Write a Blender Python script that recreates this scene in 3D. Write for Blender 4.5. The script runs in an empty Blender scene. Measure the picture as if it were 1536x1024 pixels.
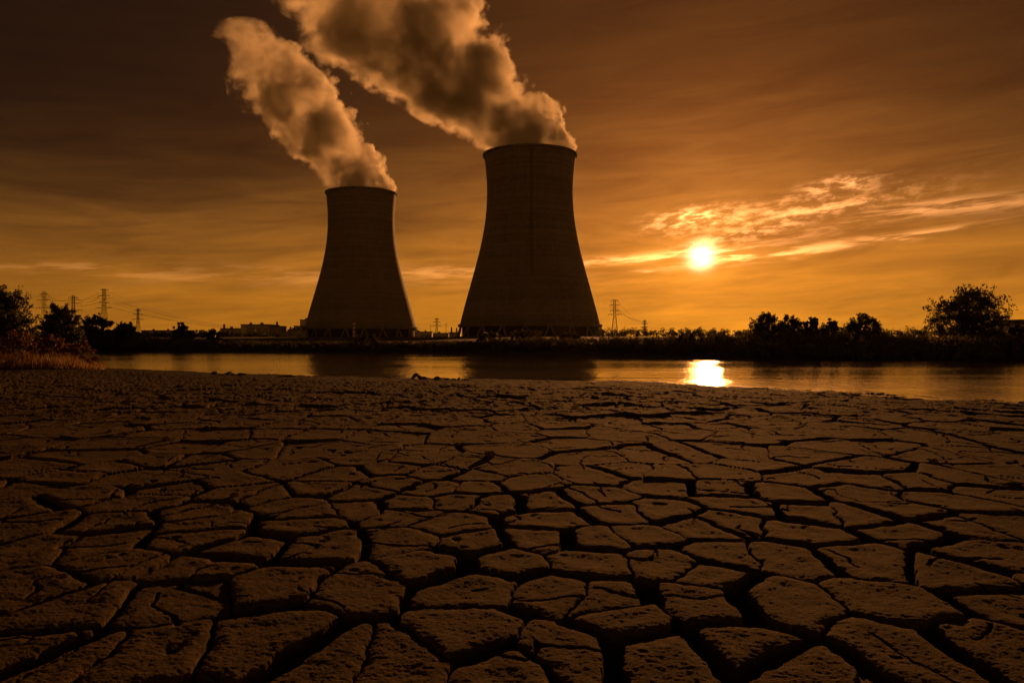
import bpy, math, random
import numpy as np
from mathutils import Vector, noise as mnoise

S = bpy.context.scene
COL = S.collection
R = math.radians
# ------------------------------------------------------------------ camera
LENS = 28.0
F = 1536 * LENS / 36.0          # focal length in photo pixels
HC = 1.5                        # eye height above the mud
cam_d = bpy.data.cameras.new('camera')
cam_d.lens = LENS; cam_d.sensor_width = 36; cam_d.clip_start = 0.05; cam_d.clip_end = 30000
cam = bpy.data.objects.new('camera', cam_d); COL.objects.link(cam)
cam.location = (0, 0, HC); cam.rotation_euler = (R(90), 0, 0)
S.camera = cam

def at(px, py, D):
    """photo pixel + distance -> world point"""
    return Vector(((px - 768) / F * D, D, HC + (512 - py) / F * D))

SUN_AZ, SUN_EL = R(13.35), R(5.95)
sun_dir = Vector((math.sin(SUN_AZ) * math.cos(SUN_EL), math.cos(SUN_AZ) * math.cos(SUN_EL), math.sin(SUN_EL)))

# ------------------------------------------------------------------ exposure / cycles
S.view_settings.view_transform = 'Standard'
S.view_settings.look = 'None'
S.view_settings.exposure = 0.0
S.view_settings.gamma = 1.0
S.render.engine = 'CYCLES'
cy = S.cycles
cy.use_denoising = True
try:
    cy.denoiser = 'OPENIMAGEDENOISE'
except Exception:
    pass
cy.max_bounces = 8; cy.diffuse_bounces = 2; cy.glossy_bounces = 3
cy.volume_bounces = 4; cy.transparent_max_bounces = 8
cy.volume_max_steps = 512
cy.caustics_reflective = False; cy.caustics_refractive = False
cy.sample_clamp_indirect = 6.0

# ------------------------------------------------------------------ node expressions
class E:
    """a tiny wrapper so node maths can be written as python maths"""
    def __init__(self, nt, s): self.nt, self.s = nt, s
    def _m(self, op, *a, clamp=False):
        n = self.nt.nodes.new('ShaderNodeMath'); n.operation = op; n.use_clamp = clamp
        for i, v in enumerate((self,) + a):
            if isinstance(v, E): self.nt.links.new(v.s, n.inputs[i])
            else: n.inputs[i].default_value = float(v)
        return E(self.nt, n.outputs[0])
    def __add__(s, o): return s._m('ADD', o)
    __radd__ = __add__
    def __mul__(s, o): return s._m('MULTIPLY', o)
    __rmul__ = __mul__
    def __sub__(s, o): return s._m('SUBTRACT', o)
    def __rsub__(s, o): return (s * -1.0) + o
    def __truediv__(s, o): return s._m('DIVIDE', o)
    def __rtruediv__(s, o): return s._m('POWER', -1.0) * o
    def sq(s): return s * s
    def exp(s): return s._m('EXPONENT')
    def sqrt(s): return s._m('SQRT')
    def pow(s, p): return s._m('POWER', p)
    def max(s, o): return s._m('MAXIMUM', o)
    def min(s, o): return s._m('MINIMUM', o)
    def clamp(s): return s._m('ADD', 0.0, clamp=True)
    def step(s, a, b):
        n = s.nt.nodes.new('ShaderNodeMapRange'); n.interpolation_type = 'SMOOTHSTEP'
        s.nt.links.new(s.s, n.inputs[0])
        n.inputs[1].default_value, n.inputs[2].default_value = a, b
        n.inputs[3].default_value, n.inputs[4].default_value = 0.0, 1.0
        return E(s.nt, n.outputs[0])
    def curve(s, pts):
        """piecewise curve: (x, y) points; values stay raw"""
        xs = [p[0] for p in pts]; ys = [p[1] for p in pts]
        x0, x1, y0, y1 = min(xs), max(xs), min(ys), max(ys)
        n = s.nt.nodes.new('ShaderNodeFloatCurve')
        c = n.mapping.curves[0]
        q = [((x - x0) / (x1 - x0), (y - y0) / (y1 - y0)) for x, y in pts]
        c.points[0].location = q[0]; c.points[1].location = q[-1]
        for p in q[1:-1]: c.points.new(*p)
        n.mapping.update()
        t = (s - x0) / (x1 - x0)
        s.nt.links.new(t.s, n.inputs['Value'])
        return E(s.nt, n.outputs[0]) * (y1 - y0) + y0

def combine(nt, x, y, z):
    n = nt.nodes.new('ShaderNodeCombineXYZ')
    for i, v in enumerate((x, y, z)):
        if isinstance(v, E): nt.links.new(v.s, n.inputs[i])
        else: n.inputs[i].default_value = v
    return n.outputs[0]

def sep(nt, sock):
    n = nt.nodes.new('ShaderNodeSeparateXYZ'); nt.links.new(sock, n.inputs[0])
    return [E(nt, o) for o in n.outputs]

def noise(nt, vec, scale, detail=4, rough=0.55, dist=0.0):
    n = nt.nodes.new('ShaderNodeTexNoise')
    nt.links.new(vec, n.inputs['Vector'])
    n.inputs['Scale'].default_value = scale; n.inputs['Detail'].default_value = detail
    n.inputs['Roughness'].default_value = rough; n.inputs['Distortion'].default_value = dist
    return E(nt, n.outputs['Fac'])

# ------------------------------------------------------------------ world: dusk sky
W = bpy.data.worlds.new('World'); S.world = W; W.use_nodes = True
nt = W.node_tree; nt.nodes.clear()
tc = nt.nodes.new('ShaderNodeTexCoord')
dx, dy, dz = sep(nt, tc.outputs['Generated'])
az = dx._m('ARCTAN2', dy)
el = dz._m('ARCSINE')
ela = el.max(-0.02)
cosd = dx * sun_dir.x + dy * sun_dir.y + dz * sun_dir.z
ang = cosd.min(1.0)._m('ARCCOSINE')
# cloud deck noise: streaks lying in long layers
sv = combine(nt, az * 3.0 + el * 3.0, el * 22.0 - az * 1.6, 0.0)
n_lay = noise(nt, sv, 1.6, 6, 0.6, 0.6)
sv2 = combine(nt, az * 9.0, el * 75.0 - az * 5.0, 3.7)
n_str = noise(nt, sv2, 1.5, 8, 0.60, 0.25)
sv3 = combine(nt, az * 24.0 + 4.0, el * 62.0 - az * 6.0, 8.1)
n_fin = noise(nt, sv3, 2.0, 8, 0.62, 0.15)
# base glow: bright low band, fading upwards under the cloud deck
daz = az - SUN_AZ
front = (daz.sq() * (-1.0 / 0.36)).exp()
wide = (daz.sq() * (-1.0 / 1.6)).exp()
e_deck = 0.108 + front * 0.022 + (n_lay - 0.5) * 0.06
low = 1.0 / (1.0 + ((ela - e_deck) / (0.036 + front * 0.018)).exp())
glow = (0.355 + wide * 0.03 + front * 0.31) * low
glow = glow + (ang * (-1.0 / 0.16)).exp() * 0.26 + (ang * (-1.0 / 0.05)).exp() * 0.42
back = dy.step(0.25, -0.35)  # extra sky glow added behind the camera to fill tower fronts and plants
glow = glow + back * 0.22 / (1.0 + ((ela - 0.22) / 0.07).exp())
base = glow + 0.0050 + wide * 0.012 * (1.0 - el.step(0.1, 0.9))
base = base * (0.36 + n_lay * 1.02 + (n_str - 0.5) * (0.25 + 0.2 * low))
base = base * (1.0 - 0.38 * (1.0 - az.step(-0.6, 0.0)) * ela.step(0.08, 0.24))
# lit cloud streaks: (az deg, el deg, length deg, thickness deg, slope, gain)
def px2(px, py):
    u, v = (px - 768) / F, (512 - py) / F
    return math.atan(u), math.atan(v / math.sqrt(1 + u * u))
streaks = [
    (1038, 328, 46, 13, 0.10, 1.7), (1115, 352, 80, 11, 0.20, 0.7), (1210, 312, 140, 16, 0.10, 0.6),
    (1255, 277, 42, 9, 0.12, 0.9), (1300, 335, 130, 9, 0.16, 0.28), (1470, 308, 170, 11, -0.02, 0.42),
    (960, 386, 105, 6, 0.09, 0.8), (1085, 380, 60, 9, 0.02, 1.0), (1200, 376, 150, 7, 0.10, 0.65), (1360, 356, 80, 4, 0.14, 0.3),
    (972, 407, 18, 1.8, 0.03, 0.5),
    (330, 412, 420, 14, 0.0, 0.16), (660, 408, 120, 9, 0.04, 0.26), (60, 398, 160, 9, 0.0, 0.12),
]
lit = None; clump = None
for (px, py, ln, th, sl, g) in streaks:
    a0, e0 = px2(px, py)
    la, te = ln / F, th / F
    A = az - a0
    B = el - e0 - A * sl + (n_lay - 0.5) * 0.012
    m = ((A / la).sq() * -1.0 - (B / te).sq()).exp() * g
    if py in (328, 277, 312, 352): clump = m if clump is None else clump + m
    else: lit = m if lit is None else lit + m
dark = None
for (px, py, ln, th, sl, g) in [(1120, 374, 90, 5, 0.06, 0.45), (1000, 352, 70, 9, 0.25, 0.30), (1200, 335, 120, 9, 0.22, 0.35), (1330, 285, 170, 16, 0.05, 0.25), (1500, 322, 70, 5, 0.0, 0.35), (300, 424, 260, 6, 0.0, 0.22), (120, 380, 200, 16, 0.0, 0.2)]:
    a0, e0 = px2(px, py); A = az - a0
    m = ((A / (ln / F)).sq() * -1.0 - ((el - e0 - A * sl + (n_lay - 0.5) * 0.02) / (th / F)).sq()).exp() * g
    dark = m if dark is None else dark + m
base = base * (1.0 - dark * n_str.step(0.35, 0.6)).max(0.2)
lit = (lit * (n_str.step(0.42, 0.62) * 2.1 + 0.10) + clump * ((n_fin * 0.75 + n_str * 0.25).step(0.42, 0.68) * 2.6 + 0.06)) * (0.45 + (ang * (-1.0 / 0.22)).exp() * 1.3)
# sun disc, soft edged by the thin cloud in front of it
disc = ((ang * (1.0 / R(0.70))).sq() * -1.0).exp() * (4.5 + (n_fin - 0.5) * 8.0)
r_ = base + lit * 0.75
rgb = nt.nodes.new('ShaderNodeCombineColor')
nt.links.new((r_ * 1.0 + disc).s, rgb.inputs[0])
nt.links.new((base * (0.392 - low * 0.050) + lit * 0.30 + 0.0018 + disc * 0.70).s, rgb.inputs[1])
nt.links.new((base * (0.065 - low * 0.052) + lit * 0.095 + 0.0028 + disc * 0.36).s, rgb.inputs[2])
# physical sky for the same sun, faint, seen through the smoke-brown air
sky = nt.nodes.new('ShaderNodeTexSky'); sky.sky_type = 'NISHITA'; sky.sun_disc = False
sky.sun_elevation = SUN_EL; sky.sun_rotation = SUN_AZ
sky.air_density = 3.0; sky.dust_density = 6.0; sky.ozone_density = 1.0
tint = nt.nodes.new('ShaderNodeMix'); tint.data_type = 'RGBA'; tint.blend_type = 'MULTIPLY'
tint.inputs['Factor'].default_value = 1.0
nt.links.new(sky.outputs[0], tint.inputs['A']); tint.inputs['B'].default_value = (0.050, 0.016, 0.003, 1)
bg1 = nt.nodes.new('ShaderNodeBackground'); nt.links.new(rgb.outputs[0], bg1.inputs[0])
bg2 = nt.nodes.new('ShaderNodeBackground'); nt.links.new(tint.outputs['Result'], bg2.inputs[0]); bg2.inputs[1].default_value = 0.1
add = nt.nodes.new('ShaderNodeAddShader'); out = nt.nodes.new('ShaderNodeOutputWorld')
nt.links.new(bg1.outputs[0], add.inputs[0]); nt.links.new(bg2.outputs[0], add.inputs[1])
nt.links.new(add.outputs[0], out.inputs['Surface'])
W.cycles.sampling_method = 'MANUAL'; W.cycles.sample_map_resolution = 2048

# ------------------------------------------------------------------ sun
sl_ = bpy.data.lights.new('sun', 'SUN'); sl_.energy = 3.2; sl_.angle = R(0.53); sl_.color = (1.0, 0.372, 0.092)
sun = bpy.data.objects.new('sun', sl_); COL.objects.link(sun)
sun.rotation_euler = sun_dir.to_track_quat('Z', 'Y').to_euler()
sun.location = (120, 400, 150)

# ------------------------------------------------------------------ helpers
def link(o, parent=None):
    COL.objects.link(o)
    if parent is not None: o.parent = parent
    return o

def tag(o, label=None, cat=None, group=None, kind=None):
    if label: o['label'] = label
    if cat: o['category'] = cat
    if group: o['group'] = group
    if kind: o['kind'] = kind
    return o

def empty(name, loc, label, cat, group=None):
    o = bpy.data.objects.new(name, None); o.empty_display_size = 0.5; o.location = loc
    COL.objects.link(o)
    return tag(o, label, cat, group)

class MB:
    """collects boxes, bars and tubes into ONE mesh"""
    def __init__(self): self.v, self.f = [], []
    def box(self, x0, x1, y0, y1, z0, z1):
        b = len(self.v)
        self.v += [(x0, y0, z0), (x1, y0, z0), (x1, y1, z0), (x0, y1, z0), (x0, y0, z1), (x1, y0, z1), (x1, y1, z1), (x0, y1, z1)]
        self.f += [tuple(b + i for i in q) for q in ((0, 3, 2, 1), (4, 5, 6, 7), (0, 1, 5, 4), (1, 2, 6, 5), (2, 3, 7, 6), (3, 0, 4, 7))]
        return self
    def tube(self, pts, rads, n=6, cap=True):
        b = len(self.v); pts = [Vector(p) for p in pts]
        for i, p in enumerate(pts):
            d = (pts[min(i + 1, len(pts) - 1)] - pts[max(i - 1, 0)]).normalized()
            a = d.orthogonal().normalized() if abs(d.z) > 0.9 else d.cross(Vector((0, 0, 1))).normalized()
            c = d.cross(a)
            r = rads[i] if isinstance(rads, (list, tuple)) else rads
            for k in range(n):
                t = 2 * math.pi * (k + 0.5) / n
                self.v.append(tuple(p + (a * math.cos(t) + c * math.sin(t)) * r))
        for i in range(len(pts) - 1):
            for k in range(n):
                k2 = (k + 1) % n
                self.f.append((b + i * n + k, b + i * n + k2, b + (i + 1) * n + k2, b + (i + 1) * n + k))
        if cap:
            self.f.append(tuple(b + k for k in reversed(range(n))))
            self.f.append(tuple(b + (len(pts) - 1) * n + k for k in range(n)))
        return self
    def lathe(self, prof, n=48, cx=0, cy=0, close=False):
        b = len(self.v); m = len(prof)
        for (r, z) in prof:
            for k in range(n):
                t = 2 * math.pi * k / n
                self.v.append((cx + r * math.cos(t), cy + r * math.sin(t), z))
        for i in range(m if close else m - 1):
            i2 = (i + 1) % m
            for k in range(n):
                k2 = (k + 1) % n
                self.f.append((b + i * n + k, b + i * n + k2, b + i2 * n + k2, b + i2 * n + k))
        return self
    def build(self, name, mat, parent=None, smooth=False):
        me = bpy.data.meshes.new(name); me.from_pydata(self.v, [], self.f); me.update()
        if smooth: me.polygons.foreach_set('use_smooth', [True] * len(me.polygons))
        me.materials.append(mat)
        return link(bpy.data.objects.new(name, me), parent)

def np_mesh(name, verts, quads, mat, parent=None, smooth=False):
    verts = np.asarray(verts, np.float32); quads = np.asarray(quads, np.int32); k = quads.shape[1]
    me = bpy.data.meshes.new(name)
    me.vertices.add(len(verts)); me.vertices.foreach_set('co', verts.ravel())
    me.loops.add(quads.size); me.loops.foreach_set('vertex_index', quads.ravel())
    me.polygons.add(len(quads)); me.polygons.foreach_set('loop_start', np.arange(0, quads.size, k, dtype=np.int32))
    if smooth: me.polygons.foreach_set('use_smooth', np.ones(len(quads), bool))
    me.update(calc_edges=True); me.validate()
    me.materials.append(mat)
    return link(bpy.data.objects.new(name, me), parent)

# ------------------------------------------------------------------ materials
def new_mat(name):
    m = bpy.data.materials.new(name); m.use_nodes = True
    nt = m.node_tree; p = nt.nodes['Principled BSDF']
    return m, nt, p

def simple_mat(name, c1, c2, scale=1.0, rough=0.8, bump=0.0, stretch=(1, 1, 1), metallic=0.0, bdist=0.05):
    m, nt, p = new_mat(name)
    tc = nt.nodes.new('ShaderNodeTexCoord'); mp = nt.nodes.new('ShaderNodeMapping')
    mp.inputs['Scale'].default_value = stretch
    nt.links.new(tc.outputs['Object'], mp.inputs[0])
    n = noise(nt, mp.outputs[0], scale, 6, 0.6)
    mx = nt.nodes.new('ShaderNodeMix'); mx.data_type = 'RGBA'
    nt.links.new(n.step(0.3, 0.7).s, mx.inputs['Factor'])
    mx.inputs['A'].default_value = (*c1, 1); mx.inputs['B'].default_value = (*c2, 1)
    nt.links.new(mx.outputs['Result'], p.inputs['Base Color'])
    p.inputs['Roughness'].default_value = rough; p.inputs['Metallic'].default_value = metallic
    if bump:
        b = nt.nodes.new('ShaderNodeBump'); b.inputs['Strength'].default_value = bump; b.inputs['Distance'].default_value = bdist
        nt.links.new(n.s, b.inputs['Height']); nt.links.new(b.outputs[0], p.inputs['Normal'])
    return m

def leaf_mat(name, c1, c2, transl=0.35):
    m, nt, p = new_mat(name)
    g = nt.nodes.new('ShaderNodeNewGeometry')
    mx = nt.nodes.new('ShaderNodeMix'); mx.data_type = 'RGBA'
    nt.links.new(g.outputs['Random Per Island'], mx.inputs['Factor'])
    mx.inputs['A'].default_value = (*c1, 1); mx.inputs['B'].default_value = (*c2, 1)
    nt.links.new(mx.outputs['Result'], p.inputs['Base Color']); p.inputs['Roughness'].default_value = 0.6
    p.inputs['Specular IOR Level'].default_value = 0.25
    t = nt.nodes.new('ShaderNodeBsdfTranslucent'); nt.links.new(mx.outputs['Result'], t.inputs[0])
    ms = nt.nodes.new('ShaderNodeMixShader'); ms.inputs[0].default_value = transl
    nt.links.new(p.outputs[0], ms.inputs[1]); nt.links.new(t.outputs[0], ms.inputs[2])
    nt.links.new(ms.outputs[0], nt.nodes['Material Output'].inputs['Surface'])
    return m

M = {}
M['leaf_dark'] = leaf_mat('leaf_dark', (0.05, 0.055, 0.018), (0.11, 0.105, 0.035))
M['leaf_olive'] = leaf_mat('leaf_olive', (0.065, 0.065, 0.02), (0.14, 0.12, 0.042))
M['leaf_russet'] = leaf_mat('leaf_russet', (0.10, 0.05, 0.02), (0.24, 0.11, 0.04))
M['reed'] = leaf_mat('reed', (0.20, 0.12, 0.05), (0.42, 0.25, 0.10), 0.4)
M['bark'] = simple_mat('bark', (0.05, 0.035, 0.025), (0.10, 0.075, 0.05), 6, 0.9, 0.5, (3, 3, 0.6))
M['steel'] = simple_mat('galvanised_steel', (0.06, 0.055, 0.05), (0.11, 0.10, 0.095), 0.8, 0.7, 0)
M['cable'] = simple_mat('cable', (0.05, 0.045, 0.04), (0.09, 0.08, 0.07), 0.2, 0.6)
M['ceramic'] = simple_mat('insulator_ceramic', (0.10, 0.06, 0.04), (0.16, 0.10, 0.07), 2, 0.3)
M['wall_metal'] = simple_mat('corrugated_wall', (0.34, 0.31, 0.28), (0.46, 0.42, 0.38), 0.35, 0.7, 0.3, (1.0, 1.0, 0.12), bdist=0.3)
M['wall_pale'] = simple_mat('pale_render', (0.52, 0.48, 0.43), (0.66, 0.61, 0.55), 0.25, 0.8, 0.2, (1, 1, 0.4))
M['roof'] = simple_mat('roof_felt', (0.07, 0.065, 0.06), (0.12, 0.11, 0.10), 0.4, 0.9)
M['window'] = simple_mat('window_glass', (0.02, 0.02, 0.022), (0.04, 0.04, 0.045), 0.5, 0.15)
M['red_paint'] = simple_mat('red_paint', (0.35, 0.04, 0.02), (0.45, 0.06, 0.03), 1.5, 0.6)
M['white_paint'] = simple_mat('white_paint', (0.6, 0.57, 0.52), (0.75, 0.72, 0.67), 1.5, 0.6)
M['rock'] = simple_mat('wet_rock', (0.06, 0.05, 0.04), (0.14, 0.11, 0.085), 9, 0.75, 0.8, bdist=0.03)
M['drift'] = simple_mat('driftwood', (0.09, 0.065, 0.045), (0.18, 0.13, 0.09), 8, 0.85, 0.7, (4, 4, 0.8), bdist=0.01)
M['clod'] = simple_mat('dry_clod', (0.12, 0.08, 0.05), (0.22, 0.155, 0.10), 22, 0.95, 0.8, bdist=0.01)

def concrete():
    m, nt, p = new_mat('tower_concrete')
    tc = nt.nodes.new('ShaderNodeTexCoord')
    x, y, z = sep(nt, tc.outputs['Object'])
    th = x._m('ARCTAN2', y)
    v = combine(nt, th * 30.0, 0.0, z * 0.02)
    stain = noise(nt, v, 1.2, 6, 0.6)                # rain streaks running down
    big = noise(nt, tc.outputs['Object'], 0.05, 5, 0.6)
    lift = (z / 1.5)._m('FRACT')                       # casting lifts
    seam = (1.0 - lift.step(0.0, 0.12)) + lift.step(0.88, 1.0)
    thf = (th * (96 / (2 * math.pi)))._m('FRACT')
    vseam = (1.0 - thf.step(0.0, 0.05)) + thf.step(0.95, 1.0)
    lift_id = (z / 1.5)._m('FLOOR')
    th_id = (th * (96 / (2 * math.pi)))._m('FLOOR')
    wn = nt.nodes.new('ShaderNodeTexWhiteNoise'); wn.noise_dimensions = '2D'
    nt.links.new(combine(nt, lift_id, 0.0, 0.0), wn.inputs['Vector'])
    wn2 = nt.nodes.new('ShaderNodeTexWhiteNoise'); wn2.noise_dimensions = '2D'
    nt.links.new(combine(nt, lift_id, th_id, 0.0), wn2.inputs['Vector'])
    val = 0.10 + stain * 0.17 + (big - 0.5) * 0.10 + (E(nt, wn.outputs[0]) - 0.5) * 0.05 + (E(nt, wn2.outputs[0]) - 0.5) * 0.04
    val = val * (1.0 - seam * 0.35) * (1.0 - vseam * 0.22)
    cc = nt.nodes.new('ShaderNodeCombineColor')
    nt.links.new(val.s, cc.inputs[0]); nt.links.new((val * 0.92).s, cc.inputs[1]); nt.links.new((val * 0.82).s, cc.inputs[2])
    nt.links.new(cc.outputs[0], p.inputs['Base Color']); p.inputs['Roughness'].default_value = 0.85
    b = nt.nodes.new('ShaderNodeBump'); b.inputs['Strength'].default_value = 0.5; b.inputs['Distance'].default_value = 0.3
    nt.links.new((1.0 - seam * 0.6 - vseam * 0.6 + stain * 0.3).s, b.inputs['Height']); nt.links.new(b.outputs[0], p.inputs['Normal'])
    return m
M['concrete'] = concrete()
M['leg_concrete'] = simple_mat('leg_concrete', (0.15, 0.135, 0.115), (0.22, 0.20, 0.17), 0.4, 0.85)
M['dark_fill'] = simple_mat('cooling_fill', (0.015, 0.014, 0.013), (0.03, 0.028, 0.026), 0.4, 0.95)
M['concrete_dark'] = simple_mat('weathered_concrete', (0.12, 0.11, 0.095), (0.22, 0.20, 0.175), 0.3, 0.9, 0.3, (1, 1, 0.3), bdist=0.1)

def ground_mat():
    m, nt, p = new_mat('cracked_mud')
    tc = nt.nodes.new('ShaderNodeTexCoord'); ob = tc.outputs['Object']
    n1 = noise(nt, ob, 1.1, 5, 0.6); n2 = noise(nt, combine(nt, *[a * k for a, k in zip(sep(nt, ob), (0.62, 1.0, 1.0))]), 58.0, 6, 0.76, 0.2); n3 = noise(nt, ob, 14.0, 6, 0.65)
    at_ = nt.nodes.new('ShaderNodeAttribute'); at_.attribute_name = 'soil'
    bank = E(nt, at_.outputs['Fac'])
    val = 0.116 + (n1 - 0.5) * 0.15 + (n2 - 0.5) * 0.36 + (n3 - 0.5) * 0.13
    dm = nt.nodes.new('ShaderNodeAttribute'); dm.attribute_name = 'damp_shade'
    val = val.max(0.02) * (1.0 - E(nt, dm.outputs['Fac']) * 0.60)      # moist mud by the water, plus far-ground shade painted into the colour
    mud = nt.nodes.new('ShaderNodeCombineColor')
    nt.links.new((val * 1.07).s, mud.inputs[0]); nt.links.new((val * 0.79).s, mud.inputs[1]); nt.links.new((val * 0.48).s, mud.inputs[2])
    g = noise(nt, ob, 0.35, 6, 0.65)
    gr = nt.nodes.new('ShaderNodeMix'); gr.data_type = 'RGBA'
    nt.links.new(g.step(0.35, 0.65).s, gr.inputs['Factor'])
    gr.inputs['A'].default_value = (0.035, 0.032, 0.014, 1); gr.inputs['B'].default_value = (0.085, 0.068, 0.028, 1)
    mx = nt.nodes.new('ShaderNodeMix'); mx.data_type = 'RGBA'
    nt.links.new(bank.s, mx.inputs['Factor']); nt.links.new(mud.outputs[0], mx.inputs['A']); nt.links.new(gr.outputs['Result'], mx.inputs['B'])
    nt.links.new(mx.outputs['Result'], p.inputs['Base Color'])
    wt = nt.nodes.new('ShaderNodeAttribute'); wt.attribute_name = 'wet'; wet = E(nt, wt.outputs['Fac'])
    nt.links.new((1.0 - wet * 0.40).s, p.inputs['Roughness']); nt.links.new((0.05 - wet * 0.02).s, p.inputs['Specular IOR Level'])
    b = nt.nodes.new('ShaderNodeBump'); b.inputs['Strength'].default_value = 1.0; b.inputs['Distance'].default_value = 0.024
    nt.links.new((n2 * 0.72 + n3 * 0.28).s, b.inputs['Height']); nt.links.new(b.outputs[0], p.inputs['Normal'])
    return m

def water_mat():
    m, nt, p = new_mat('river_water')
    tc = nt.nodes.new('ShaderNodeTexCoord'); ob = tc.outputs['Object']
    x, y, z = sep(nt, ob)
    v1 = combine(nt, x * 4.5, y, 0.0)
    w1 = noise(nt, v1, 1.1, 3, 0.5); w2 = noise(nt, combine(nt, x * 11.0, y, 1.0), 5.0, 3, 0.55)
    patch = noise(nt, combine(nt, x * 0.035, y * 0.10, 4.0), 1.0, 3, 0.5).step(0.38, 0.62)   # calmer and breezier patches
    h = w1 * 0.013 + w2 * (0.0016 + patch * 0.0026)
    w0 = noise(nt, combine(nt, x * 3.6, y * 0.75, 2.0), 0.8, 3, 0.55)
    h = h + w0 * (0.008 + patch * 0.030)
    b = nt.nodes.new('ShaderNodeBump'); b.inputs['Strength'].default_value = 1.0; b.inputs['Distance'].default_value = 1.0
    nt.links.new(h.s, b.inputs['Height']); nt.links.new(b.outputs[0], p.inputs['Normal'])
    p.inputs['Base Color'].default_value = (0.80, 0.74, 0.66, 1); p.inputs['Metallic'].default_value = 0.85
    p.inputs['Roughness'].default_value = 0.05; p.inputs['IOR'].default_value = 1.6
    return m

# ------------------------------------------------------------------ numpy noise
def _hash(ix, iy, s):
    h = (ix.astype(np.int64) * 374761393 + iy.astype(np.int64) * 668265263 + s * 1442695041) & 0xFFFFFFFF
    h = ((h ^ (h >> 13)) * 1274126177) & 0xFFFFFFFF
    return ((h ^ (h >> 16)) & 0xFFFFFF) / float(0x1000000)
def vnoise(x, y, s=0):
    ix = np.floor(x); iy = np.floor(y); fx = x - ix; fy = y - iy
    ux = fx * fx * fx * (fx * (fx * 6 - 15) + 10); uy = fy * fy * fy * (fy * (fy * 6 - 15) + 10)
    a = _hash(ix, iy, s); b = _hash(ix + 1, iy, s); c = _hash(ix, iy + 1, s); d = _hash(ix + 1, iy + 1, s)
    return (a + (b - a) * ux) * (1 - uy) + (c + (d - c) * ux) * uy - 0.5
def fbm(x, y, s=0, o=4, g=0.5):
    t = 0; a = 1.0
    for i in range(o):
        t = t + a * vnoise(x * 2 ** i + 17.3 * i, y * 2 ** i + 9.1 * i, s + i); a *= g
    return t
def sstep(a, b, x):
    t = np.clip((x - a) / (b - a), 0, 1); return t * t * (3 - 2 * t)

# ------------------------------------------------------------------ shore lines (world metres, from u = x / y)
WZ = -0.14
hw = HC - WZ
near_px = [(-500, 545), (150, 551.5), (250, 556), (330, 560), (500, 563), (620, 566), (760, 569.5), (880, 571.5), (925, 570), (1040, 575), (1200, 583), (1340, 592), (1450, 598), (1536, 602), (1900, 622)]
far_px = [(-500, 526), (150, 527.2), (400, 528.5), (640, 529.5), (800, 531.5), (950, 534), (1100, 537.5), (1300, 540), (1536, 541.5), (1900, 543)]
NU = np.array([(p[0] - 768) / F for p in near_px]); NY = np.array([hw * F / (p[1] - 512) for p in near_px])
FU = np.array([(p[0] - 768) / F for p in far_px]); FY = np.array([hw * F / (p[1] - 512) for p in far_px])
U_LEFT = (150 - 768) / F

def land(x, y):
    """smooth terrain height and a soil mask (0 mud .. 1 bank soil)"""
    ys = np.maximum(y, 0.5); u = np.clip(x / ys, -1.4, 1.4)
    yn = np.interp(u, NU, NY) + 0.55 * fbm(x * 0.5, y * 0.3, 71, 4) * np.clip(ys / 25, 0, 1.4)
    yf = np.interp(u, FU, FY) + 3.0 * fbm(x * 0.08, y * 0.05, 75, 4)
    dn = yn - y                       # metres of dry mud before the waterline
    df = y - yf                       # metres beyond the far waterline
    dl = (U_LEFT - u) * ys + 2.0 * fbm(x * 0.2, y * 0.2, 79, 3)
    dry = np.maximum(np.maximum(dn, df), dl)
    front = y > 2.0
    z_mud = WZ * (1 - sstep(0.0, 9.0, dn)) + 0.05 * fbm(x * 0.12, y * 0.12, 83, 3)
    z_mud = np.where(front, z_mud, 0.0)
    z_bank = WZ + 0.35 * sstep(-0.2, 1.6, df) + 1.0 * sstep(0.5, 9.0, df) + 2.2 * sstep(20, 260, df) + 0.25 * fbm(x * 0.1, y * 0.1, 87, 4) * sstep(2, 10, df)
    k = sstep(46, 60, y)
    z_left = np.maximum(z_mud, 0) * (1 - k) + k * (0.25 + 1.1 * sstep(50, 140, y) + 2.2 * sstep(150, 380, y))
    z = np.where(df > 0, z_bank, np.where(dn > 0, z_mud, WZ))
    kl = sstep(0.0, 4.0, dl)
    z = np.where((dl > 0) & (y > 30), z * (1 - kl) + np.maximum(z_left, WZ + 0.02) * kl, z)
    bed = -0.75 * sstep(0.0, 6.0, -dry)
    z = np.where((dry < 0) & front, WZ + bed - 0.02, z)
    soil = np.where(df > 0.9, 1.0, 0.0); soil = np.maximum(soil, sstep(43, 50, y) * (dl > -0.5))
    return z, soil, dn

def land_z(x, y):
    return float(land(np.array([x], float), np.array([y], float))[0][0])

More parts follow.
